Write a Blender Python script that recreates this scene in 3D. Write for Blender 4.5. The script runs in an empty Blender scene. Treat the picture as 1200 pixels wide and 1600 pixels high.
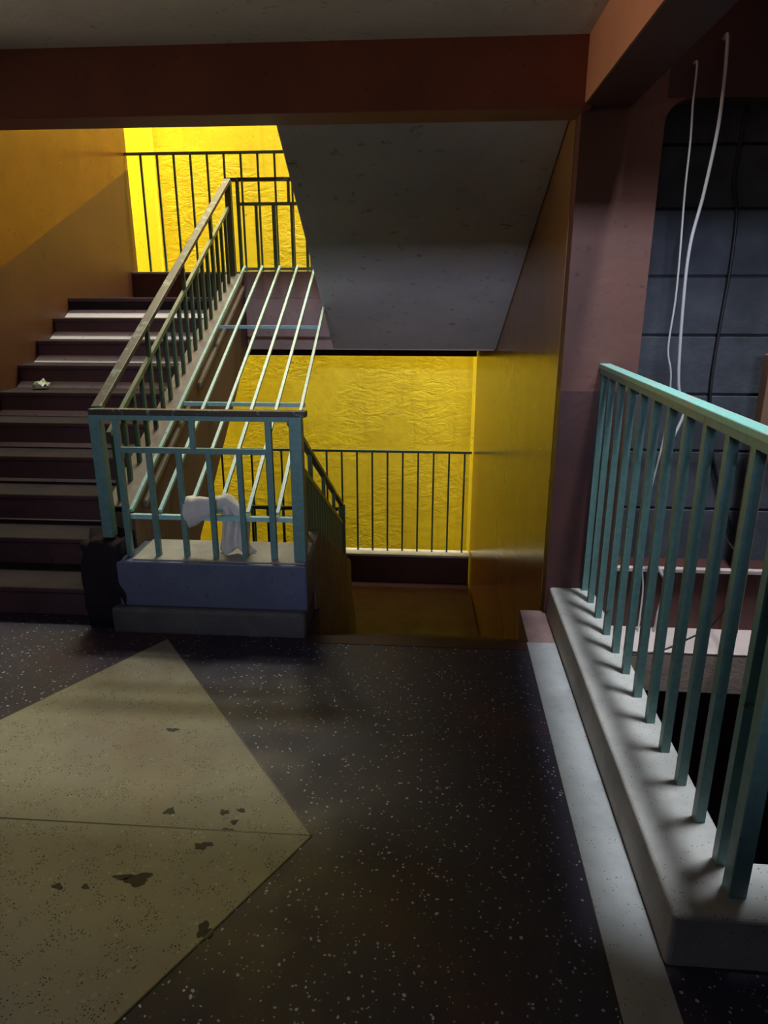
import bpy, bmesh, math, random
from mathutils import Vector, Matrix, noise
random.seed(7)
S = bpy.context.scene
COL = S.collection
R = math.radians

# ------------------------------------------------------------------ camera
cam = bpy.data.cameras.new('camera'); co = bpy.data.objects.new('camera', cam); COL.objects.link(co)
cam.sensor_fit = 'HORIZONTAL'; cam.sensor_width = 36.0; cam.lens = 36.0 * 1080 / 1200
cam.clip_start = 0.02
co.location = (0, 0, 1.6)
co.rotation_euler = (R(90 - 17.4), 0, R(4.3))
S.camera = co

# ------------------------------------------------------------------ light
w = bpy.data.worlds.new('world'); S.world = w; w.use_nodes = True
w.node_tree.nodes['Background'].inputs[0].default_value = (0.50, 0.58, 0.85, 1)
w.node_tree.nodes['Background'].inputs[1].default_value = 0.05

def area(name, loc, direction, sx, sy, power, color, spread=None):
    l = bpy.data.lights.new(name, 'AREA'); l.shape = 'RECTANGLE'; l.size = sx; l.size_y = sy
    l.energy = power; l.color = color
    if spread: l.spread = R(spread)
    o = bpy.data.objects.new(name, l); COL.objects.link(o); o.location = loc
    o.rotation_euler = Vector(direction).to_track_quat('-Z', 'Y').to_euler()
    return o
# daylight falling into the narrow shaft behind the stair
area('shaft_daylight', (-1.6, 8.3, 8.8), (0, 0.13, -1), 9.0, 0.9, 1500, (1.0, 0.98, 0.84))
# small high opening over the atrium on the right
area('atrium_daylight', (1.36, 1.95, 7.0), (-0.09, 0.05, -1), 0.45, 0.45, 64, (0.86, 0.93, 1.0), 60)
# skylight over the stair well
area('stairwell_skylight', (-1.25, 5.7, 4.75), (-0.03, -0.55, -1), 0.5, 0.4, 12, (0.78, 0.88, 1.0))
# weak warm fill added on the left, for the ceiling and edge beam
area('hall_warm_fill', (-4.4, 1.9, 1.95), (1, -0.06, 0.16), 2.2, 0.7, 9, (1.0, 0.82, 0.62), 56)
# weak bluish fill added overhead left of the viewer, brightens the near floor
area('hall_floor_fill', (-2.5, -.1, 2.58), (0.1, 0.16, -1), 1.4, 0.5, 11.0, (0.72, 0.72, 1.0), 110)
# long low transom opening in the hall behind the viewer, cut off above by the next cross beam
area('transom_daylight', (0.1, -4.0, 2.62), (0.0, 1, -0.10), 2.6, 0.10, 12, (0.70, 0.77, 1.0), 36)

S.view_settings.view_transform = 'Standard'; S.view_settings.look = 'None'
S.view_settings.gamma = 1.0; S.view_settings.use_curve_mapping = False
S.view_settings.exposure = 0.0

# ------------------------------------------------------------------ materials
class N:
    """small helper around one material's node tree"""
    def __init__(s, name):
        m = bpy.data.materials.new(name); m.use_nodes = True
        s.m = m; s.t = m.node_tree; s.b = s.t.nodes['Principled BSDF']
        tc = s.t.nodes.new('ShaderNodeTexCoord'); s.co = tc.outputs['Object']
    def n(s, ty, **k):
        x = s.t.nodes.new(ty)
        for a, b in k.items():
            if a.startswith('_'): setattr(x, a[1:], b)
        return x
    def l(s, a, b): s.t.links.new(a, b)
    def noise(s, scale, detail=4, rough=.55, dist=0.0, vec=None):
        x = s.n('ShaderNodeTexNoise'); x.inputs['Scale'].default_value = scale
        x.inputs['Detail'].default_value = detail; x.inputs['Roughness'].default_value = rough
        x.inputs['Distortion'].default_value = dist
        s.l(vec or s.co, x.inputs['Vector']); return x.outputs['Fac']
    def vor(s, scale, feature='F1', out='Distance', vec=None, rnd=1.0):
        x = s.n('ShaderNodeTexVoronoi'); x.feature = feature; x.inputs['Scale'].default_value = scale
        x.inputs['Randomness'].default_value = rnd
        s.l(vec or s.co, x.inputs['Vector']); return x.outputs[out]
    def ramp(s, fac, a, b, ca=(0, 0, 0, 1), cb=(1, 1, 1, 1)):
        x = s.n('ShaderNodeValToRGB'); e = x.color_ramp.elements
        e[0].position = a; e[1].position = b; e[0].color = ca; e[1].color = cb
        s.l(fac, x.inputs[0]); return x.outputs[0]
    def mix(s, fac, a, b, mode='MIX'):
        x = s.n('ShaderNodeMix'); x.data_type = 'RGBA'; x.blend_type = mode
        for i, v in ((0, fac), (6, a), (7, b)):
            if isinstance(v, (int, float)): x.inputs[i].default_value = v
            elif isinstance(v, tuple): x.inputs[i].default_value = v if len(v) == 4 else (*v, 1)
            else: s.l(v, x.inputs[i])
        return x.outputs[2]
    def math(s, op, a, b=0.0):
        x = s.n('ShaderNodeMath'); x.operation = op
        for i, v in ((0, a), (1, b)):
            if isinstance(v, (int, float)): x.inputs[i].default_value = v
            else: s.l(v, x.inputs[i])
        return x.outputs[0]
    def bump(s, h, strength=.3, dist=.01, prev=None):
        x = s.n('ShaderNodeBump'); x.inputs['Strength'].default_value = strength
        x.inputs['Distance'].default_value = dist; s.l(h, x.inputs['Height'])
        if prev: s.l(prev, x.inputs['Normal'])
        return x.outputs[0]
    def done(s, col, rough=.6, normal=None, metal=0.0, spec=None):
        if isinstance(col, tuple): s.b.inputs['Base Color'].default_value = (*col[:3], 1)
        else: s.l(col, s.b.inputs['Base Color'])
        if isinstance(rough, (int, float)): s.b.inputs['Roughness'].default_value = rough
        else: s.l(rough, s.b.inputs['Roughness'])
        if normal: s.l(normal, s.b.inputs['Normal'])
        s.b.inputs['Metallic'].default_value = metal
        if spec is not None: s.b.inputs['Specular IOR Level'].default_value = spec
        return s.m

def wallpaint(name, col, col2, rough=.5, bump=.25, scale=3.0):
    k = N(name)
    c = k.mix(k.ramp(k.noise(scale, 6, .6), .35, .7), col, col2)
    c = k.mix(k.ramp(k.noise(scale * 9, 4, .6), .62, .72), c, tuple(v * .6 for v in col2))
    n = k.bump(k.noise(22, 6, .6), bump, .006)
    return k.done(c, rough, n)

def rough_plaster(name, col, col2, strength=1.0):
    k = N(name)
    big = k.noise(1.5, 5, .6, .6)
    scr = k.n('ShaderNodeMapping'); scr.inputs['Scale'].default_value = (1.3, 1, 2.6); k.l(k.co, scr.inputs[0])
    ridg = k.noise(3.0, 8, .62, 1.6, vec=scr.outputs[0])
    patch = k.ramp(k.noise(1.15, 3, .5), .42, .62)
    rr = k.ramp(ridg, .38, .62)
    h = k.math('ADD', k.math('MULTIPLY', k.math('MULTIPLY', rr, patch), .8), k.math('MULTIPLY', k.noise(14, 6, .6), .35))
    c = k.mix(k.ramp(big, .3, .7), col, col2)
    st = k.n('ShaderNodeMapping'); st.inputs['Scale'].default_value = (5, 1, .35); k.l(k.co, st.inputs[0])
    drip = k.ramp(k.noise(2.2, 4, .6, 0, vec=st.outputs[0]), .55, .75)
    c = k.mix(k.math('MULTIPLY', drip, .35), c, tuple(v * .62 for v in col2))
    c = k.mix(k.ramp(k.noise(26, 3, .6), .70, .74), c, tuple(v * .55 for v in col2))
    return k.done(c, .5, k.bump(h, strength, .02))

M = {}
M['yellow'] = rough_plaster('yellow_rough_plaster', (.84, .71, .034), (.68, .55, .022), .42)
M['yellow_smooth'] = wallpaint('yellow_smooth_plaster', (.92, .79, .05), (.88, .74, .042), .45, .1)
M['terracotta'] = wallpaint('terracotta_gloss_paint', (.155, .052, .016), (.12, .041, .013), .24, .06)
M['well_wall'] = wallpaint('orange_gloss_paint', (.46, .22, .055), (.38, .18, .045), .2, .06)
M['terracotta_matt'] = wallpaint('terracotta_old_paint', (.20, .080, .055), (.15, .062, .046), .6, .3, 2.2)
M['beam_warm_lit'] = wallpaint('orange_lit_matt_paint', (.60, .25, .13), (.50, .21, .11), .7, .2)
M['maroon'] = wallpaint('maroon_dado_paint', (.085, .026, .022), (.060, .021, .019), .5, .25)
M['stair_lower'] = wallpaint('brown_stair_lower', (.085, .032, .014), (.055, .020, .012), .5, .2, 1.2)  # darker brown for the wall below the sloping line
M['beam'] = wallpaint('dark_red_beam_paint', (.27, .075, .042), (.21, .058, .034), .55, .2)
M['ceiling'] = wallpaint('grey_ceiling_paint', (.58, .56, .50), (.50, .48, .43), .7, .25)
M['soffit'] = wallpaint('grey_soffit_paint', (.60, .57, .57), (.46, .44, .46), .7, .3, 1.6)
M['landing_face'] = wallpaint('brown_stained_plaster', (.56, .40, .36), (.42, .30, .27), .7, .5)
M['string_side'] = wallpaint('brown_stair_side', (.20, .125, .10), (.15, .095, .08), .7, .4)
M['blue_grey'] = wallpaint('blue_grey_kerb_paint', (.13, .155, .25), (.10, .12, .19), .5, .4, 5)
M['outside_floor'] = wallpaint('bare_concrete_dark', (.08, .08, .08), (.06, .06, .06), .8, .3)

def concrete(name, a, b, chips=True, rough=.7, spec=None):
    k = N(name)
    c = k.mix(k.ramp(k.noise(5, 6, .62), .32, .68), a, b)
    c = k.mix(k.ramp(k.noise(1.7, 4, .6), .50, .72), c, tuple(v * .72 for v in b))
    if chips:
        v = k.vor(95); sp = k.ramp(v, .17, .24, (1, 1, 1, 1), (0, 0, 0, 1))
        pick = k.ramp(k.noise(33, 2), .52, .58)
        c = k.mix(k.math('MULTIPLY', sp, pick), c, tuple(x * .35 for x in b))
    h = k.math('ADD', k.noise(9, 6, .6), k.math('MULTIPLY', k.noise(60, 3, .6), .4))
    return k.done(c, rough, k.bump(h, .45, .008), 0.0, spec)
M['kerb'] = concrete('pale_kerb_concrete', (.44, .43, .40), (.32, .31, .29))
M['border'] = concrete('grey_border_terrazzo', (.36, .37, .37), (.27, .28, .28))
M['border_red'] = concrete('red_washed_border', (.26, .17, .155), (.17, .10, .095))
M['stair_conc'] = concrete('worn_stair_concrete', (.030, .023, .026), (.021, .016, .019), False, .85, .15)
M['riser'] = wallpaint('maroon_riser_paint', (.125, .060, .066), (.085, .042, .048), .6, .3)
M['string_top'] = concrete('grey_cement_coping', (.34, .30, .26), (.22, .19, .17), False)
M['plinth'] = concrete('grey_plinth_cement', (.15, .145, .145), (.08, .077, .08))
M['block'] = concrete('grey_concrete_block', (.085, .092, .112), (.045, .050, .062), False, .85)
M['mortar'] = concrete('dark_block_joint', (.035, .038, .045), (.03, .03, .035), False, .9)
M['ledge'] = concrete('pinkish_ledge_render', (.56, .45, .42), (.45, .36, .33), False)
M['ledge_side'] = concrete('beige_ledge_face', (.40, .30, .25), (.32, .24, .20), False)

def terrazzo(name, base, base2, chip, dark, scale, redpatch=None, speck=.16):
    k = N(name)
    warp = k.n('ShaderNodeTexNoise'); warp.inputs['Scale'].default_value = 30; k.l(k.co, warp.inputs['Vector'])
    vm = k.n('ShaderNodeVectorMath'); vm.operation = 'MULTIPLY_ADD'; k.l(warp.outputs['Color'], vm.inputs[0])
    vm.inputs[1].default_value = (.02, .02, .02); k.l(k.co, vm.inputs[2])
    v = k.n('ShaderNodeTexVoronoi'); v.inputs['Scale'].default_value = scale; k.l(vm.outputs[0], v.inputs['Vector'])
    sep = k.n('ShaderNodeSeparateColor'); k.l(v.outputs['Color'], sep.inputs[0])
    size = k.math('MULTIPLY', sep.outputs[0], .42)
    inside = k.math('LESS_THAN', v.outputs['Distance'], size)
    some = k.math('GREATER_THAN', sep.outputs[1], .62)
    c = k.mix(k.ramp(k.noise(2.1, 5, .6), .3, .7), base, base2)
    c = k.mix(k.math('MULTIPLY', k.math('MULTIPLY', inside, some), k.math('MULTIPLY', sep.outputs[2], 1.0)), c, chip)
    v2 = k.vor(scale * 1.9, vec=vm.outputs[0]); sp = k.ramp(v2, speck, speck + .05, (1, 1, 1, 1), (0, 0, 0, 1))
    c = k.mix(k.math('MULTIPLY', sp, k.ramp(k.noise(17, 2), .48, .56)), c, dark)
    if redpatch:
        c = k.mix(k.math('MULTIPLY', k.ramp(k.noise(1.2, 4, .6), .52, .70), .7), c, redpatch)
    r = k.ramp(k.noise(4, 4, .6), .3, .7, (.42, .42, .42, 1), (.62, .62, .62, 1))
    return k.done(c, r, k.bump(k.noise(40, 4, .6), .12, .004), 0.0, .28)
M['dark_terrazzo'] = terrazzo('dark_purple_terrazzo', (.044, .038, .062), (.029, .026, .042), (.50, .49, .60), (.02, .018, .025), 92, (.085, .03, .026))
M['cream'] = terrazzo('cream_terrazzo', (.29, .275, .205), (.235, .22, .16), (.34, .325, .25), (.045, .045, .03), 62, (.24, .165, .10), .25)
M['red_floor'] = terrazzo('red_oxide_landing', (.055, .018, .017), (.04, .015, .015), (.05, .03, .028), (.03, .015, .015), 50)
M['divider'] = N('dark_divider_strip').done((.03, .028, .02), .5)
M['stain'] = wallpaint('black_grime', (.035, .035, .022), (.025, .025, .018), .7, .1)

def metal_paint(name, col, wear, wearcol=(.10, .055, .035), sc=9, rough=.42):
    k = N(name)
    geo = k.n('ShaderNodeNewGeometry')
    x = k.noise(sc, 6, .65, .3, vec=geo.outputs['Position'])
    msk = k.ramp(x, wear, wear + .05)
    y = k.noise(sc * 5, 4, .6, vec=geo.outputs['Position'])
    c = k.mix(k.ramp(y, .3, .75), col, tuple(v * .72 for v in col))
    c = k.mix(msk, c, wearcol)
    return k.done(c, rough, k.bump(k.noise(70, 4, .6, vec=geo.outputs['Position']), .15, .002))
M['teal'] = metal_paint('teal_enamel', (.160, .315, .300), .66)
M['teal_bars'] = metal_paint('pale_teal_grille_enamel', (.42, .72, .74), .66, (.20, .16, .12))
M['green'] = metal_paint('olive_green_enamel', (.10, .17, .10), .64, (.09, .06, .03))
M['worn_top'] = metal_paint('worn_brown_rail', (.055, .040, .030), .56, (.16, .24, .20), 12, .5)
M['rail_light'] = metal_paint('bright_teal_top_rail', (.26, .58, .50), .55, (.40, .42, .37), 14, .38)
M['cloth'] = wallpaint('dirty_white_cotton', (.78, .75, .70), (.64, .61, .57), .9, .5, 12)
M['wire_white'] = N('white_cable').done((.58, .58, .60), .45)
M['wire_black'] = N('black_cable').done((.015, .015, .017), .5)
M['wrapper'] = wallpaint('pale_green_wrapper', (.34, .40, .30), (.20, .26, .18), .4, .3, 14)
M['black'] = N('black_steel').done((.02, .02, .02), .5)
M['post_brown'] = wallpaint('brown_timber_paint', (.30, .16, .09), (.22, .12, .07), .6, .3)

# ------------------------------------------------------------------ mesh helpers
SK = [0.0]        # skew of the stair wing (its side walls run 2.3 degrees off the hall's)
def T(p):
    x, y, z = p
    return Vector((x - SK[0] * (y - 3.05), y, z))

class MB:
    def __init__(s): s.v = []; s.f = []; s.mi = []
    def add(s, vs, fs, mi=0):
        b = len(s.v); s.v += [T(v) for v in vs]
        for f in fs: s.f.append([b + i for i in f]); s.mi.append(mi)
        return s
    def box(s, x0, x1, y0, y1, z0, z1, mi=0):
        vs = [(x, y, z) for x in (x0, x1) for y in (y0, y1) for z in (z0, z1)]
        return s.add(vs, [(0, 1, 3, 2), (4, 6, 7, 5), (0, 4, 5, 1), (2, 3, 7, 6), (0, 2, 6, 4), (1, 5, 7, 3)], mi)
    def prism(s, pts, x0, x1, mi=0):
        """(y, z) outline extruded along x"""
        n = len(pts); vs = [(x0, y, z) for y, z in pts] + [(x1, y, z) for y, z in pts]
        fs = [tuple(range(n)), tuple(range(2 * n - 1, n - 1, -1))] + [(i, i + n, (i + 1) % n + n, (i + 1) % n) for i in range(n)]
        return s.add(vs, fs, mi)
    def bar(s, p, q, w, h=None, up=(0, 0, 1), mi=0):
        h = h or w
        p = T(p); q = T(q); d = (q - p).normalized()
        u = Vector(up)
        if abs(d.dot(u)) > .97: u = Vector((0, 1, 0))
        sd = d.cross(u).normalized(); u = sd.cross(d).normalized()
        b = len(s.v)
        for c in (p, q):
            for a, e in ((-1, -1), (1, -1), (1, 1), (-1, 1)):
                s.v.append(c + sd * a * w / 2 + u * e * h / 2)
        for f in [(0, 1, 2, 3), (7, 6, 5, 4), (0, 4, 5, 1), (1, 5, 6, 2), (2, 6, 7, 3), (3, 7, 4, 0)]:
            s.f.append([b + i for i in f]); s.mi.append(mi)
        return s
    def tube(s, pts, r, n=8, closed_ends=True):
        pts = [T(p) for p in pts]; b0 = len(s.v); prev = None
        for i, p in enumerate(pts):
            d = (pts[min(i + 1, len(pts) - 1)] - pts[max(i - 1, 0)]).normalized()
            if prev is None: prev = d.orthogonal().normalized()
            prev = (prev - d * prev.dot(d)).normalized(); o = d.cross(prev)
            for k in range(n):
                a = 2 * math.pi * k / n
                s.v.append(p + (prev * math.cos(a) + o * math.sin(a)) * r)
        for i in range(len(pts) - 1):
            for k in range(n):
                s.f.append([b0 + i * n + k, b0 + i * n + (k + 1) % n, b0 + (i + 1) * n + (k + 1) % n, b0 + (i + 1) * n + k]); s.mi.append(0)
        s.f.append([b0 + k for k in range(n)][::-1]); s.mi.append(0)
        s.f.append([b0 + (len(pts) - 1) * n + k for k in range(n)]); s.mi.append(0)
        return s
    def build(s, name, mats, parent=None, bevel=0.0, smooth=False, seg=2):
        me = bpy.data.meshes.new(name)
        me.from_pydata([tuple(v) for v in s.v], [], s.f)
        if not isinstance(mats, (list, tuple)): mats = [mats]
        for m in mats: me.materials.append(m)
        for p, i in zip(me.polygons, s.mi): p.material_index = i
        bm = bmesh.new(); bm.from_mesh(me); bmesh.ops.recalc_face_normals(bm, faces=bm.faces); bm.to_mesh(me); bm.free()
        if smooth:
            for p in me.polygons: p.use_smooth = True
        o = bpy.data.objects.new(name, me); COL.objects.link(o)
        if parent is not None:
            o.parent = parent; o.matrix_parent_inverse = Matrix.Translation(-parent.location)
        if bevel:
            b = o.modifiers.new('bevel', 'BEVEL'); b.width = bevel; b.segments = seg; b.limit_method = 'ANGLE'
        return o

def curve_pts(cp, n=10):
    """Catmull-Rom through cp"""
    out = []; P = [Vector(p) for p in cp]; P = [P[0] * 2 - P[1]] + P + [P[-1] * 2 - P[-2]]
    for i in range(1, len(P) - 2):
        for k in range(n):
            t = k / n; a, b, c, d = P[i - 1], P[i], P[i + 1], P[i + 2]
            out.append(.5 * ((2 * b) + (c - a) * t + (2 * a - 5 * b + 4 * c - d) * t * t + (3 * b - a - 3 * c + d) * t ** 3))
    out.append(P[-2]); return out

def thing(name, label, cat, loc, group=None):
    o = bpy.data.objects.new(name, None); COL.objects.link(o); o.location = T(loc); o.empty_display_size = .1
    o['label'] = label; o['category'] = cat
    if group: o['group'] = group
    bpy.context.view_layer.update()
    return o
def tag(o, label, cat, group=None):
    o['label'] = label; o['category'] = cat
    if group: o['group'] = group
    return o
def struct(o): o['kind'] = 'structure'; return o

# common dimensions
KX0, KX1, KZ = .60, .83, .15            # balcony kerb
RZ, GO = .158, .31                      # riser, going
D0 = 3.16                               # first riser of the upward flight
LY = 5.95                               # edge of the half landings
BY = 7.55                               # outer railing of the half landings
ZU, ZL = 1.58, -1.58                    # landing levels
BAND0, BAND1 = .99, .40                # sloping line on the stair wall, darker brown below it
XL, XA, XB, XC = -3.03, -1.64, -.60, .59   # stair wall, up flight edge, down flight edge, stair wall

# ================================================================== SETTING
# hall floor (terrazzo slab) with the cream rhombus inlaid
fz = -.28
m = MB(); m.box(-4.6, XB, -5, 3.05, fz, 0); m.box(XB, KX1, -5, 3.04, fz, 0); m.box(-4.6, XB, 3.05, 3.35, fz, 0)
m.box(KX1, 4.2, -5, 1.36, fz, 0); m.build('floor', M['dark_terrazzo'])
struct(bpy.data.objects['floor'])
Tp, Rp, Lp, Bp = (-1.281, 2.948), (-.355, 1.724), (-1.985, 1.724), (-1.059, .50)
m = MB(); m.add([(*p, .0015) for p in (Tp, Rp, Bp, Lp)], [(0, 1, 2, 3)])
for a, b in ((Tp, Rp), (Rp, Bp), (Bp, Lp), (Lp, Tp), (Lp, Rp)):
    m.bar((*a, .0008), (*b, .0008), .005, .0030, mi=1)
tag(m.build('floor_inlay', [M['cream'], M['divider']]), 'large cream terrazzo rhombus inlaid in the dark speckled floor', 'floor inlay')
m = MB(); m.box(.462, KX0, 1.2, 3.04, -.01, .002); m.box(.457, .462, 1.2, 3.04, -.01, .0025, 1)
m.box(-.6, .457, 2.96, 3.04, -.01, .0025, 2)
m.box(.47, KX0, 3.04, 3.40, -.26, .002, 3)
struct(m.build('trim_10', [M['border'], M['divider'], M['red_floor'], M['border_red']]))

# grime blotches on the cream inlay, each one an irregular flat spot
def blotch(x, y, rx, ry, seed):
    rnd = random.Random(seed); m = MB(); n = 26; vs = []
    ph = [rnd.uniform(0, 6.28) for _ in range(4)]
    for k in range(n):
        a = 2 * math.pi * k / n
        r = 1 + .22 * math.sin(2 * a + ph[0]) + .20 * math.sin(3 * a + ph[1]) + .13 * math.sin(5 * a + ph[2]) + .09 * math.sin(8 * a + ph[3])
        vs.append((x + rx * r * math.cos(a), y + ry * r * math.sin(a)))
    m.add([(px, py, .0016) for px, py in vs] + [(px, py, .0022) for px, py in vs],
          [tuple(range(n, 2 * n))] + [(k, (k + 1) % n, (k + 1) % n + n, k + n) for k in range(n)])
    return m.build('grime_spot', M['stain'])
spots = [(-.823, 1.519, .040, .020, 'widest black grime spot on the cream floor inlay'),
         (-.869, 1.524, .022, .012, 'dark grime spot touching the left side of the widest black spot'),
         (-.678, 1.658, .026, .014, 'oblong dark grime spot just below the joint line of the cream inlay'),
         (-.833, 1.794, .014, .018, 'round dark grime spot above the joint line, left of the small cluster'),
         (-.655, 1.802, .012, .014, 'left spot of the small cluster above the joint line near the inlay tip'),
         (-.602, 1.815, .015, .008, 'right spot of the small cluster near the inlay tip'),
         (-.610, 1.762, .013, .009, 'lower spot of the small cluster near the inlay tip'),
         (-.621, 1.728, .016, .007, 'faint spot lying on the joint line of the cream inlay'),
         (-.984, 2.224, .020, .013, 'lone dark grime spot high up on the cream inlay'),
         (-.577, 1.369, .020, .026, 'dark grime spot at the lower right edge of the cream inlay'),
         (-.960, 1.483, .012, .008, 'small round grime spot left of the widest black spot'),
         (-1.039, 1.478, .016, .010, 'leftmost small grime spot on the lower half of the cream inlay')]
for i, (x, y, rx, ry, lb) in enumerate(spots):
    tag(blotch(x, y, rx, ry, i), lb, 'stain', 'grime spots on the cream inlay')

# ceiling, cross beam and balcony edge beams
m = MB(); m.box(-4.6, .60, -1.0, 3.35, 2.61, 3.0); m.box(.60, 4.2, -1.0, 1.30, 2.61, 3.0); m.box(-4.6, 4.2, -5, -1.0, 2.85, 3.0)
struct(m.build('ceiling', M['ceiling']))
m = MB(); m.box(-4.6, .62, 3.30, 3.52, 2.345, 3.16)
m.box(-4.6, 4.2, -1.12, -.92, 2.345, 2.9)
struct(m.build('trim_1', M['beam'], bevel=.006))
m = MB(); m.box(.588, .797, 1.30, 3.37, 2.36, 3.16); m.mi[4] = 1  # brighter inner face colour stands in for warm light; underside set darker
struct(m.build('trim_2', [M['beam_warm_lit'], M['maroon']], bevel=.008))
m = MB(); m.box(.588, 4.2, 1.28, 1.62, 2.36, 3.16)
struct(m.build('trim_3', M['terracotta_matt'], bevel=.008))

# stair wing walls
SK[0] = .04
m = MB(); ya, yb = 3.0, BY + .06; dl = lambda y: BAND0 + BAND1 * (y - 3.0)
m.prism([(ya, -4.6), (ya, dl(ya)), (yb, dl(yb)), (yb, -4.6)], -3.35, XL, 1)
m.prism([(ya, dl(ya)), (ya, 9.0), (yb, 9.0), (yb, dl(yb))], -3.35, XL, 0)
struct(m.build('wall_left', [M['terracotta'], M['stair_lower']]))
m = MB(); m.box(XC + .015, .80, 3.485, BY + .02, -4.6, 9.0)
struct(m.build('wall_right', M['well_wall']))
SK[0] = 0
# hall side walls
m = MB(); m.box(-4.8, -4.6, -5, 3.35, -.3, 3.0); struct(m.build('wall_hall', M['terracotta_matt']))
m = MB(); m.box(-4.6, -3.02, 3.05, 3.35, -.3, 3.0); struct(m.build('wall_front', M['terracotta_matt']))

# pier and atrium wall, with an opening for the block infill (rounded top corners)
def atrium_wall():
    m = MB(); y0, y1 = 3.37, 3.49
    bx0, bx1, bz0, bz1, r = .94, 2.35, .285, 2.39, .10
    def quad(x0, x1, z0, z1, mi): m.box(x0, x1, y0, y1, z0, z1, mi)
    for x0, x1 in ((.59, bx0), (bx1, 4.2)):
        quad(x0, x1, -4.6, 1.165, 1); quad(x0, x1, 1.165, 9.0, 0)
    quad(bx0, bx1, -4.6, bz0, 1); quad(bx0, bx1, bz1, 9.0, 1)
    for sx, cx in ((1, bx0), (-1, bx1)):      # rounded corner fillets
        n = 8; pts = [(cx, bz1)]
        for k in range(n + 1):
            a = math.pi / 2 * k / n
            pts.append((cx + sx * (r - r * math.sin(a)), bz1 - r + r * math.cos(a)))
        vs = [(x, y0, z) for x, z in pts] + [(x, y1, z) for x, z in pts]; q = len(pts)
        m.add(vs, [tuple(range(q)), tuple(range(2 * q - 1, q - 1, -1))] + [(i, (i + 1) % q, (i + 1) % q + q, i + q) for i in range(q)], 0)
    return m.build('wall_atrium', [M['terracotta_matt'], M['maroon']])
struct(atrium_wall())
m = MB(); m.box(.80, 4.2, 3.58, 3.7, -4.6, 9.0); m.box(4.2, 4.4, 1.3, 3.7, -4.6, 9.0)
m.box(.83, 4.2, 1.20, 1.34, -4.6, -.281); m.box(.62, .83, 1.3, 3.36, -4.6, -.281); m.box(.84, 4.2, 1.28, 1.40, 3.165, 9.0)
struct(m.build('wall_far', M['outside_floor']))
m = MB(); m.box(-6, 4.2, -5, 9.6, -4.75, -4.6); struct(m.build('floor_lower', M['outside_floor']))

# block infill: stacked concrete blocks with recessed joints
m = MB(); m.box(.90, 2.40, 3.505, 3.56, .25, 2.45, 1)
zz = .262
zs = [.262, .558, .859, 1.139, 1.418, 1.684, 1.973, 2.235, 2.47]
for r_ in range(8):
    for x0, x1 in ((.90, 1.74), (1.74, 2.40)):
        m.box(x0 + .006, x1 - .006, 3.49, 3.52, zs[r_] + .006, zs[r_ + 1] - .006)
struct(m.build('wall_infill', [M['block'], M['mortar']], bevel=.004))
m = MB(); m.box(.93, 2.35, 3.34, 3.50, .262, .284); struct(m.build('trim_5', M['ledge'], bevel=.004))
m = MB(); m.box(.835, 4.2, 3.10, 3.369, -.275, -.062); m.box(.835, 4.2, 3.098, 3.369, -.062, -.055, 1)
struct(m.build('trim_6', [M['ledge_side'], M['ledge']], bevel=.004))
m = MB(); m.box(.85, 4.2, 3.11, 3.369, 2.88, 3.16); struct(m.build('trim_7', M['maroon'], bevel=.004))
m = MB(); m.box(1.50, 1.56, 3.30, 3.372, -.05, 1.345); tag(m.build('timber_post', M['post_brown'], bevel=.006),
    'brown upright post against the block wall, seen past the top rail at right', 'post')

# yellow wall across the shaft
m = MB(); m.box(-6.0, 3.5, 9.25, 9.45, -4.6, 9.0); struct(m.build('wall_back', M['yellow']))
m = MB(); m.box(-6.0, -3.55, 9.17, 9.26, -4.6, 9.0); m.box(.475, 3.5, 9.17, 9.26, -4.6, 9.0)
struct(m.build('trim_4', M['yellow_smooth'], bevel=.01))
m = MB(); m.box(-6.2, -6.0, 7.6, 9.45, -4.6, 9.0); m.box(3.5, 3.7, 7.6, 9.45, -4.6, 9.0); m.box(-6, -3.3, 7.50, 7.6, -4.6, 9.0); m.box(.55, 3.5, 7.50, 7.6, -4.6, 9.0)
struct(m.build('wall_shaft', M['yellow_smooth']))

# balcony kerb: L-shaped, along the atrium and turning right at the near corner
m = MB()
m.add([(KX0, 1.36, -.05), (KX0, 3.40, -.05), (KX0 + .012, 3.40, KZ), (KX0 + .012, 1.37, KZ), (KX1, 1.56, KZ), (KX1, 3.40, KZ), (KX1, 1.56, -.05), (KX1, 3.40, -.05),
       (4.2, 1.36, -.05), (4.2, 1.37, KZ), (4.2, 1.56, KZ), (4.2, 1.56, -.05)],
      [(0, 1, 2, 3), (3, 2, 5, 4), (4, 5, 7, 6), (0, 3, 9, 8), (3, 4, 10, 9), (4, 6, 11, 10), (8, 9, 10, 11), (1, 7, 5, 2), (0, 6, 7, 1), (0, 8, 11, 6)])
m.mi[0] = 0
tag(m.build('balcony_kerb', [M['kerb']], bevel=.012, seg=3), 'pale concrete kerb along the atrium carrying the tall teal railing', 'kerb')
m = MB(); m.box(.835, .845, 1.56, 3.10, -.28, .0); m.box(.84, 4.2, 1.55, 1.56, -.28, 0); struct(m.build('trim_8', M['ledge_side']))
m = MB(); m.box(KX1 - .2, KX1, 1.36, 3.36, -.28, -.0495); m.box(KX1, 4.2, 1.355, 1.555, -.28, -.0495); struct(m.build('trim_9', M['ledge_side']))

# ================================================================== STAIR
SK[0] = .04
def flight(name, label, loc, x0, x1, d0, z0, sgn, mat_step, mat_soffit, under, first=0):
    """sgn +1 climbs away from the viewer, -1 goes down away from the viewer"""
    t = thing(name, label, 'staircase', loc, None)
    return t
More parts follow.
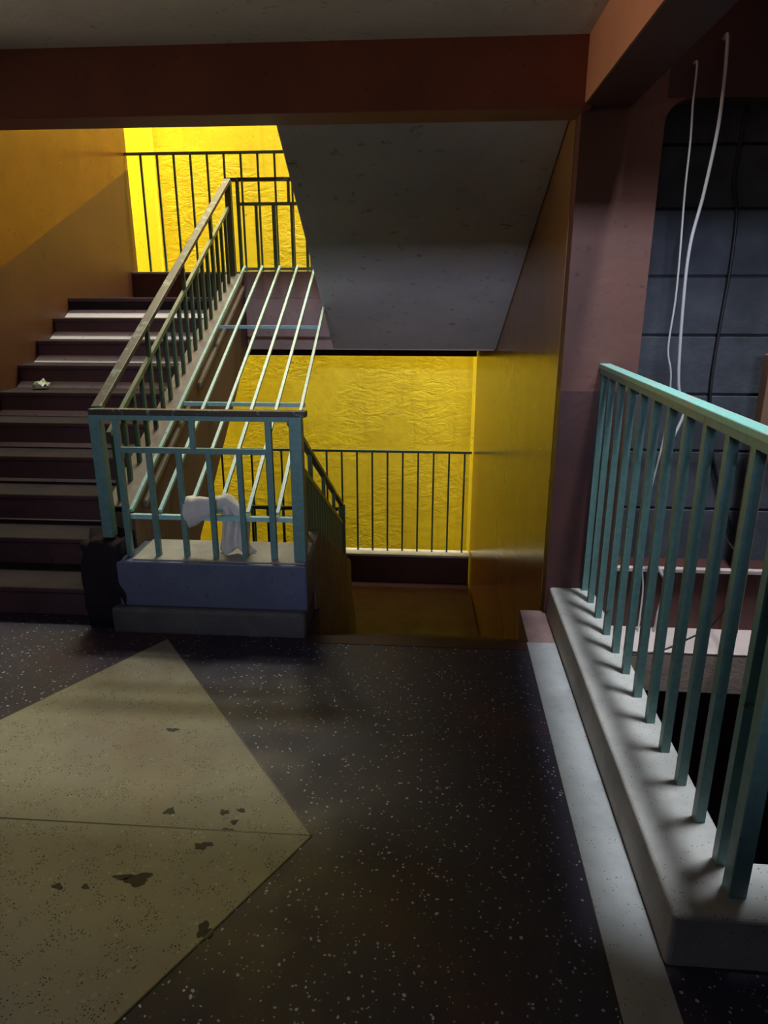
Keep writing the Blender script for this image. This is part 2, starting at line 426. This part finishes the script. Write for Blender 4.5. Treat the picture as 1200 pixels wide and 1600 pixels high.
# upward flight on the left
t = thing('stair_flight', 'left staircase flight of worn dark concrete steps climbing to the upper landing', 'staircase', (-2.3, D0, 0))
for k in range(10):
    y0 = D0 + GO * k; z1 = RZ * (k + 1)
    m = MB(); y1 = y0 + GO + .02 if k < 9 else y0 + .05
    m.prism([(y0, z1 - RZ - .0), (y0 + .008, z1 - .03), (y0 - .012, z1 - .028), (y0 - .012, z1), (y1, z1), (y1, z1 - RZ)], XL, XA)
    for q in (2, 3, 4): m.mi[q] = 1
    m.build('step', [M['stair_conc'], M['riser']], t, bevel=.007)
m = MB()
m.prism([(D0 + .02, 0), (LY, RZ * 9.0 + .06), (LY, 1.16), (D0 + 1.0, -.02), (D0 + .8, -.28), (D0 + .02, -.28)], XL, XA)
m.build('slab', M['soffit'], t)
# upstand along the inner edge of the flight
uz = lambda y: .53 + .434 * (y - 3.10)
m = MB(); y0, y1 = 3.22, LY
m.prism([(y0, -.10), (y0, uz(y0)), (y1, uz(y1)), (y1, 1.16), (y0 + .78, -.10)], XA, -1.50)
m.build('stringer', M['string_side'], t)
m = MB()
m.prism([(y0, uz(y0) - .03), (y0, uz(y0) + .006), (y1, uz(y1) + .006), (y1, uz(y1) - .03)], XA - .005, -1.492)
m.build('coping', M['string_top'], t, bevel=.006)
m = MB()
for a, b in ((3.35, 4.25), (4.45, 5.9)):
    m.prism([(a, uz(a) - .095), (a, uz(a) - .06), (b, uz(b) - .06), (b, uz(b) - .095)], -1.51, -1.478)
m.build('plaster_ridge', M['string_top'], t, bevel=.005)

# downward flight on the right
t = thing('stair_flight', 'right staircase flight going down to the lower landing between wall and green railing', 'staircase', (0, 3.05, 0))
for k in range(1, 10):
    y0 = 3.05 + GO * (k - 1); z1 = -RZ * k
    m = MB(); m.box(XB, XC, y0 - .02, y0 + GO, z1 - .12, z1); m.build('step', M['red_floor'], t, bevel=.006)
m = MB(); m.prism([(3.05, -.26), (3.05, -.45), (LY, -RZ * 10 - .25), (LY, -RZ * 9 - .12)], XB, XC)
m.build('slab', M['soffit'], t)
dz = lambda y: min(.372, .60 - .475 * (y - 3.05))
m = MB(); m.prism([(3.33, -.5), (3.33, dz(3.33)), (3.53, dz(3.53)), (5.50, dz(5.5)), (5.56, -.9), (LY, -1.3), (LY, -1.85)], XB - .12, XB)
m.build('stringer', M['string_top'], t, bevel=.006)

# flight overhead, from the upper landing back towards the viewer
t = thing('stair_flight', 'overhead staircase flight whose smooth grey underside slopes down to the upper landing', 'staircase', (0, LY, ZU))
so = lambda y: 1.17 + .51 * (LY - y)
m = MB(); m.prism([(3.53, so(3.53)), (LY - .013, so(LY)), (LY - .013, ZU), (LY - .02, ZU + .06), (3.53, ZU + .06 + .51 * (LY - 3.53))], -.76, XC + .013)
m.build('slab', M['soffit'], t, bevel=.008)
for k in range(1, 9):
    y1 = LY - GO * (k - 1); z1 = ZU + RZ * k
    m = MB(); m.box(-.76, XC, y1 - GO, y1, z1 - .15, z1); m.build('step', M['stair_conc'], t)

# half landings
def landing(label, z, loc_y, mat):
    t = thing('stair_landing', label, 'landing', (-1.2, LY, z))
    m = MB(); m.box(XL, XC, LY, BY - .1, z - .20, z); m.build('slab', mat, t)
    m = MB(); m.box(-1.495, XC, LY - .010, LY + .22, 1.16 + (z - ZU), z - .001 + (0 if z < 0 else .0)); m.build('edge_beam', M['landing_face'], t, bevel=.006)
    m = MB(); m.box(XL, XC, BY - .12, BY + .06, z - .59, z + (.25 if z > 0 else .33) - .02); m.build('kerb', M['maroon'], t)
    m = MB(); m.box(XL, XC, BY - .125, BY + .065, z + (.25 if z > 0 else .33) - .02, z + (.255 if z > 0 else .338)); m.build('coping', M['kerb'], t, bevel=.004)
    return t
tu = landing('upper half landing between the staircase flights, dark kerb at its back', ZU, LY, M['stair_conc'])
# raised kerb at the well edge of the upper landing
m = MB(); m.box(-1.50, -.76, LY - .012, LY + .12, ZU - .002, 1.79); m.build('well_kerb', M['landing_face'], tu, bevel=.006)
tl = landing('lower half landing with red oxide floor below the hall level', ZL, LY, M['red_floor'])

# well-head kerb in front of the grille
t = thing('well_kerb', 'blue grey painted kerb closing the stair well, cement plinth at its foot', 'kerb', (-1.1, 3.05, 0))
m = MB(); m.box(-1.54, XB, 3.03, 3.33, .13, .368); m.build('upstand', M['blue_grey'], t, bevel=.01)
m = MB(); m.box(-1.46, XB - .008, 3.045, 3.335, .366, .376); m.build('coping', M['kerb'], t, bevel=.006)
m = MB(); m.box(-1.58, XB - .01, 3.00, 3.34, -.01, .13); m.build('plinth', M['plinth'], t, bevel=.018, seg=3)
def lump(cx, cy, cz, rx, ry, rz, seed, name, mat, parent):
    bm = bmesh.new(); bmesh.ops.create_cube(bm, size=2); bmesh.ops.subdivide_edges(bm, edges=bm.edges, cuts=6, use_grid_fill=True)
    for v in bm.verts:
        p = v.co.copy(); q = p.normalized() * 1.25
        p = p.lerp(q, .16); nn = noise.noise(p * 2.1 + Vector((seed, 0, 0))) * .20 + noise.noise(p * 5 + Vector((0, seed, 0))) * .08
        p *= (1 + nn); v.co = T((cx + p.x * rx, cy + p.y * ry, cz + p.z * rz))
    me = bpy.data.meshes.new(name); bm.to_mesh(me); bm.free(); me.materials.append(mat)
    for p in me.polygons: p.use_smooth = True
    o = bpy.data.objects.new(name, me); COL.objects.link(o)
    if parent: o.parent = parent; o.matrix_parent_inverse = Matrix.Translation(-parent.location)
    return o
lump(-1.615, 3.17, .225, .105, .14, .235, 3, 'rough_block', M['stair_conc'], t)

# ================================================================== RAILINGS
def picket(p, q, w, mat, parent, name='picket'):
    m = MB(); m.bar(p, q, w, w, up=(0, 1, 0)); return m.build(name, mat, parent)

# railing at the well head, facing the hall
t = thing('railing', 'short teal railing with worn brown top rail at the head of the stair well', 'railing', (-1.1, 3.12, .376))
yr = 3.10; zt, zm = 1.085, .905
m = MB(); m.bar((-1.605, yr, zt), (-.585, yr, zt), .045, .028); m.build('top_rail', M['worn_top'], t, bevel=.003)
m = MB(); m.bar((-1.60, yr - .012, zt - .024), (-.61, yr - .012, zt - .024), .022, .022); m.build('rail_flat', M['teal'], t)
m = MB(); m.bar((-1.58, yr, .47), (-1.58, yr, zt - .012), .052, .052, up=(0, 1, 0)); m.build('post', M['teal'], t, bevel=.003)
m = MB(); m.bar((-.635, yr, .37), (-.635, yr, zt - .012), .058, .058, up=(0, 1, 0)); m.build('post', M['teal'], t, bevel=.003)
m = MB(); m.bar((-1.487, yr, zm), (-.77, yr, zm), .020, .026); m.build('middle_rail', M['teal'], t)
picket((-1.487, yr, .37), (-1.487, yr, zt - .02), .026, M['teal'], t)
picket((-.765, yr, .37), (-.765, yr, zt - .02), .028, M['teal'], t)
picket((-1.125, yr, zm), (-1.125, yr, zt - .02), .024, M['teal'], t)
for x in (-1.343, -1.20, -1.055, -.91): picket((x, yr, .37), (x, yr, zm), .024, M['teal'], t)

# railing up the left flight
def sloped(label, x, ya, yb, ztop, zbase, mat, rail_mat, gap=.19, step=.147, post_b=True, rw=.05):
    t = thing('railing', label, 'railing', (x, ya, zbase(ya)))
    m = MB(); m.bar((x, ya, ztop(ya)), (x, yb, ztop(yb)), rw, .026); m.build('top_rail', rail_mat, t, bevel=.003)
    m = MB(); a = ya + .10; m.bar((x, a, ztop(a) - gap), (x, yb - .04, ztop(yb - .04) - gap), .022, .026); m.build('middle_rail', mat, t)
    n = int((yb - ya - .12) / step)
    for k in range(1, n + 1):
        y = ya + step * k
        picket((x, y, zbase(y)), (x, y, ztop(y) - (gap if k % 5 else .01)), .022, mat, t)
    if post_b:
        m = MB(); m.bar((x, yb, zbase(yb) - .02), (x, yb, ztop(yb)), .05, .05, up=(0, 1, 0)); m.build('post', mat, t, bevel=.003)
    return t
hz = lambda y: 1.085 + (2.485 - 1.085) / (5.95 - 3.10) * (y - 3.10)
sloped('sloping green railing with worn brown handrail beside the upward flight', -1.58, 3.12, 5.93, hz, lambda y: max(uz(y), .45 if y < 3.3 else 0), M['green'], M['worn_top'])
# railing down the right flight
dzr = lambda y: 1.08 - .475 * (y - 3.05)
sloped('sloping dark green railing beside the flight that goes down on the right', -.665, 3.13, 5.46, dzr, lambda y: dz(max(y, 3.3)), M['green'], M['green'], gap=.16, step=.115, rw=.035)

# railing of the upper landing along the well
t = thing('railing', 'short green railing on the well edge of the upper landing', 'railing', (-1.2, LY + .06, 1.79))
yl = LY + .03; zt = 2.485
m = MB(); m.bar((-1.60, yl, zt), (-.72, yl, zt), .045, .026); m.build('top_rail', M['worn_top'], t)
m = MB(); m.bar((-1.515, yl, 2.305), (-.86, yl, 2.305), .02, .024); m.build('middle_rail', M['green'], t)
picket((-1.515, yl, 1.785), (-1.515, yl, zt), .026, M['green'], t)
picket((-.86, yl, 1.785), (-.86, yl, zt), .026, M['green'], t)
picket((-1.10, yl, 2.305), (-1.10, yl, zt), .022, M['green'], t)
for x in (-1.37, -1.225, -1.08, -.96): picket((x, yl, 1.785), (x, yl, 2.305), .022 if x != -1.225 else .03, M['green'], t)
# railing of the lower landing along the well
t = thing('railing', 'short green railing with black post seen deep down in the stair well', 'railing', (-1.2, LY + .06, ZL))
zt = -.26
m = MB(); m.bar((-1.56, yl, zt), (-.75, yl, zt), .03, .03); m.build('top_rail', M['green'], t)
for x in (-1.55, -1.405, -1.26, -1.115, -.97, -.82): picket((x, yl, ZL), (x, yl, zt), .022, M['green'], t)
m = MB(); m.bar((-1.655, yl, ZL), (-1.655, yl, zt + .03), .04, .04, up=(0, 1, 0)); m.build('post', M['black'], t)

# outer railings of the two landings
def back_rail(label, zb, zt, x0, x1, step, off, group):
    t = thing('railing', label, 'railing', ((x0 + x1) / 2, BY, zb), group)
    m = MB(); m.bar((x0, BY, zt), (x1, BY, zt), .03, .026); m.build('top_rail', M['green'], t)
    x = x0 + off
    while x < x1 - .02:
        picket((x, BY, zb - .01), (x, BY, zt), .020, M['green'], t); x += step
back_rail('green railing along the back of the upper landing before the bright yellow wall', ZU + .255, 2.965, XL + .002, XC - .002, .172, .165, 'outer landing railings')
back_rail('green railing along the back of the lower landing before the yellow wall', ZL + .338, -.062, XL + .002, XC - .002, .172, .10, 'outer landing railings')

# ================================================================== GRILLE over the well
t = thing('security_grille', 'pale teal sloping bar grille laid over the stair well beside the upward flight', 'grille', (-1.1, 3.14, .57))
gz = lambda y: .575 + (1.815 - .575) / (5.93 - 3.13) * (y - 3.13)
bars = [-1.478, -1.332, -1.186, -1.040, -.894, -.748]
for i, x in enumerate(bars):
    yb = 5.93; ya = 3.14
    x0 = x; x1 = x
    m = MB(); m.bar((x0, ya, gz(ya) + .012), (x1, yb, gz(yb) + .012), .017, .017); m.build('bar', M['teal_bars'], t)
for y in (3.13, 4.06, 4.98, 5.93):
    m = MB(); m.bar((-1.50, y, gz(y) - .008), (-.665 if y < 3.5 else -.735, y, gz(y) - .008), .026, .022); m.build('cross_bar', M['teal_bars'], t)

# ================================================================== OUTER BALCONY RAILING
SK[0] = 0
t = thing('railing', 'tall teal balcony railing along the atrium with bright flat top rail', 'railing', (.785, 2.4, KZ))
xr = .785; zt = 1.285
tilt = lambda y: zt
ys = [3.37 - 0.0, 3.205, 3.035, 2.865, 2.70, 2.53, 2.36, 2.195, 2.03, 1.868, 1.71, 1.553]
ys[0] = 3.355
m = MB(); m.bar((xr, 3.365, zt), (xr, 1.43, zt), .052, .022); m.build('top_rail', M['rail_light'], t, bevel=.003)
m = MB(); m.bar((xr - .018, 3.36, zt - .022), (xr - .018, 1.43, zt - .022), .006, .026); m.build('rail_flange', M['teal'], t)
for y in ys: picket((xr, y, KZ - .005), (xr, y, zt - .012), .028, M['teal'], t)
m = MB(); m.bar((xr, 1.455, KZ - .005), (xr, 1.455, zt - .012), .045, .045, up=(0, 1, 0)); m.build('post', M['teal'], t, bevel=.003)
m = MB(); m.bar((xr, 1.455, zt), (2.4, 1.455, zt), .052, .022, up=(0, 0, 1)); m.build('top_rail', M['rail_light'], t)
for k in range(1, 10): picket((xr + .17 * k, 1.455, KZ - .005), (xr + .17 * k, 1.455, zt - .012), .028, M['teal'], t)

# ================================================================== CABLES
def cable(cp, r, mat, label, name='cable'):
    m = MB(); m.tube(curve_pts(cp, 8), r, 8); o = m.build(name, mat, smooth=True)
    return tag(o, label, 'cable', 'loose cables in the atrium')
cable([(1.139, 3.365, 2.60), (1.138, 3.32, 2.581), (1.140, 3.30, 2.308), (1.115, 3.30, 2.019), (1.084, 3.30, 1.803), (1.086, 3.30, 1.549), (1.109, 3.30, 1.211), (1.153, 3.30, 1.094), (1.101, 3.30, 0.912),
       (1.081, 3.30, 0.786), (1.085, 3.30, 0.631), (1.091, 3.30, 0.469), (1.088, 3.30, 0.363), (1.129, 3.30, 0.294), (1.170, 3.30, 0.209), (1.150, 3.30, 0.053), (1.147, 3.30, -0.091), (1.10, 3.08, -.10), (1.095, 3.075, -.18), (1.11, 3.08, -.24)],
      .0072, M['wire_white'], 'thicker white cable hanging down in front of the block wall')
cable([(1.03, 3.365, 2.515), (1.030, 3.32, 2.498), (1.026, 3.30, 2.357), (1.033, 3.30, 2.215), (1.035, 3.30, 2.020), (1.046, 3.30, 1.764), (1.050, 3.30, 1.577), (1.044, 3.30, 1.369), (1.071, 3.30, 1.240), (1.078, 3.31, 0.981),
       (1.036, 3.32, 0.569), (1.052, 3.33, 0.311), (1.072, 3.33, 0.156), (1.062, 3.30, -0.102)],
      .0045, M['wire_white'], 'thinner greyish white cable hanging to the left of the thick one')
cable([(1.31, 3.478, 2.385), (1.30, 3.478, 2.1), (1.33, 3.478, 1.949), (1.335, 3.478, 1.70), (1.325, 3.478, 1.437), (1.325, 3.478, 1.146), (1.37, 3.478, .872), (1.46, 3.478, .617), (1.56, 3.478, .385), (1.58, 3.47, .29)],
      .0075, M['wire_black'], 'black cable running down the face of the grey block wall')
cable([(.842, 3.06, -.03), (.944, 3.0, -.023), (1.074, 3.0, .002), (1.171, 3.0, .053), (1.289, 3.0, .14), (1.362, 3.0, .288), (1.42, 3.1, .42), (1.44, 3.365, .46)],
      .0045, M['wire_black'], 'thin dark cable curving across the ledge below the block wall')

# ================================================================== SMALL THINGS
# rag hung over the lower bar of the grille
SK[0] = .04
def rag():
    t = thing('rag', 'crumpled dirty white rag draped over the lower grille bar behind the teal railing', 'cloth', (-1.03, 3.13, .38))
    # rolled part lying along the bar
    m = MB(); n = 16; path = curve_pts([(-1.185, 3.135, .605), (-1.14, 3.14, .600), (-1.09, 3.15, .612), (-1.04, 3.17, .628), (-1.00, 3.175, .636), (-.945, 3.17, .590), (-.905, 3.15, .53)], 6)
    b0 = 0; L = len(path)
    for i, p in enumerate(path):
        f = i / (L - 1); rad = .070 * (.82 + .18 * math.cos(f * 5)) * (1 - .28 * f) + (.006 if i < 3 else 0)
        for k in range(n):
            a = 2 * math.pi * k / n
            q = Vector((math.cos(a) * .35, math.cos(a), math.sin(a)))
            rr = rad * (1 + .28 * noise.noise(Vector((f * 5, math.cos(a) * 1.3, math.sin(a) * 1.3))) + .12 * math.sin(3 * a + f * 9))
            m.v.append(T(p) + Vector((q.x * rr * .5, q.y * rr * .8, q.z * rr)))
    for i in range(L - 1):
        for k in range(n): m.f.append([i * n + k, i * n + (k + 1) % n, (i + 1) * n + (k + 1) % n, (i + 1) * n + k]); m.mi.append(0)
    m.f.append(list(range(n))[::-1]); m.mi.append(0); m.f.append([(L - 1) * n + k for k in range(n)]); m.mi.append(0)
    o = m.build('roll', M['cloth'], t, smooth=True)
    # hanging tail with folds
    m = MB(); nu, nv = 18, 16
    for j in range(nv + 1):
        v = j / nv
        for i in range(nu + 1):
            u = i / nu
            x = -1.065 + .135 * u + .035 * v + .012 * math.sin(v * 5)
            y = 3.175 + .022 * math.sin(u * 13 + v * 1.5) - .03 * v + .02 * math.sin(v * 3)
            z = .65 - (.262 + .012 * math.sin(u * 9)) * v - .05 * u * (1 - v)
            if v > .8: x += (v - .8) * .25 * (u - .2)
            m.v.append(T((x, y, z)))
    for j in range(nv):
        for i in range(nu):
            a = j * (nu + 1) + i; m.f.append([a, a + 1, a + nu + 2, a + nu + 1]); m.mi.append(0)
    o = m.build('hanging_end', M['cloth'], t, smooth=True)
    s = o.modifiers.new('thick', 'SOLIDIFY'); s.thickness = .006
rag()

# crumpled wrapper on a step of the upward flight
def wrapper():
    bm = bmesh.new(); bmesh.ops.create_grid(bm, x_segments=12, y_segments=10, size=1)
    for v in bm.verts:
        p = v.co.copy(); n1 = noise.noise(Vector((p.x * 1.6, p.y * 1.6, 4)));  n2 = noise.noise(Vector((p.x * 4, p.y * 4, 9)))
        v.co = Vector((p.x * .062 * (1 - .3 * abs(p.y)), p.y * .045, .028 + .030 * n1 + .012 * n2 + .025 * (1 - p.x * p.x)))
    me = bpy.data.meshes.new('wrapper'); bm.to_mesh(me); bm.free(); me.materials.append(M['wrapper'])
    for p in me.polygons: p.use_smooth = True
    o = bpy.data.objects.new('wrapper', me); COL.objects.link(o)
    k = 6; o.location = T((-2.80, D0 + GO * (k - 1) + .17, RZ * k + .001)); o.rotation_euler = (.25, .1, .5)
    s = o.modifiers.new('thick', 'SOLIDIFY'); s.thickness = .003
    tag(o, 'crumpled pale green wrapper lying on a step at the left wall', 'wrapper')
wrapper()
SK[0] = 0
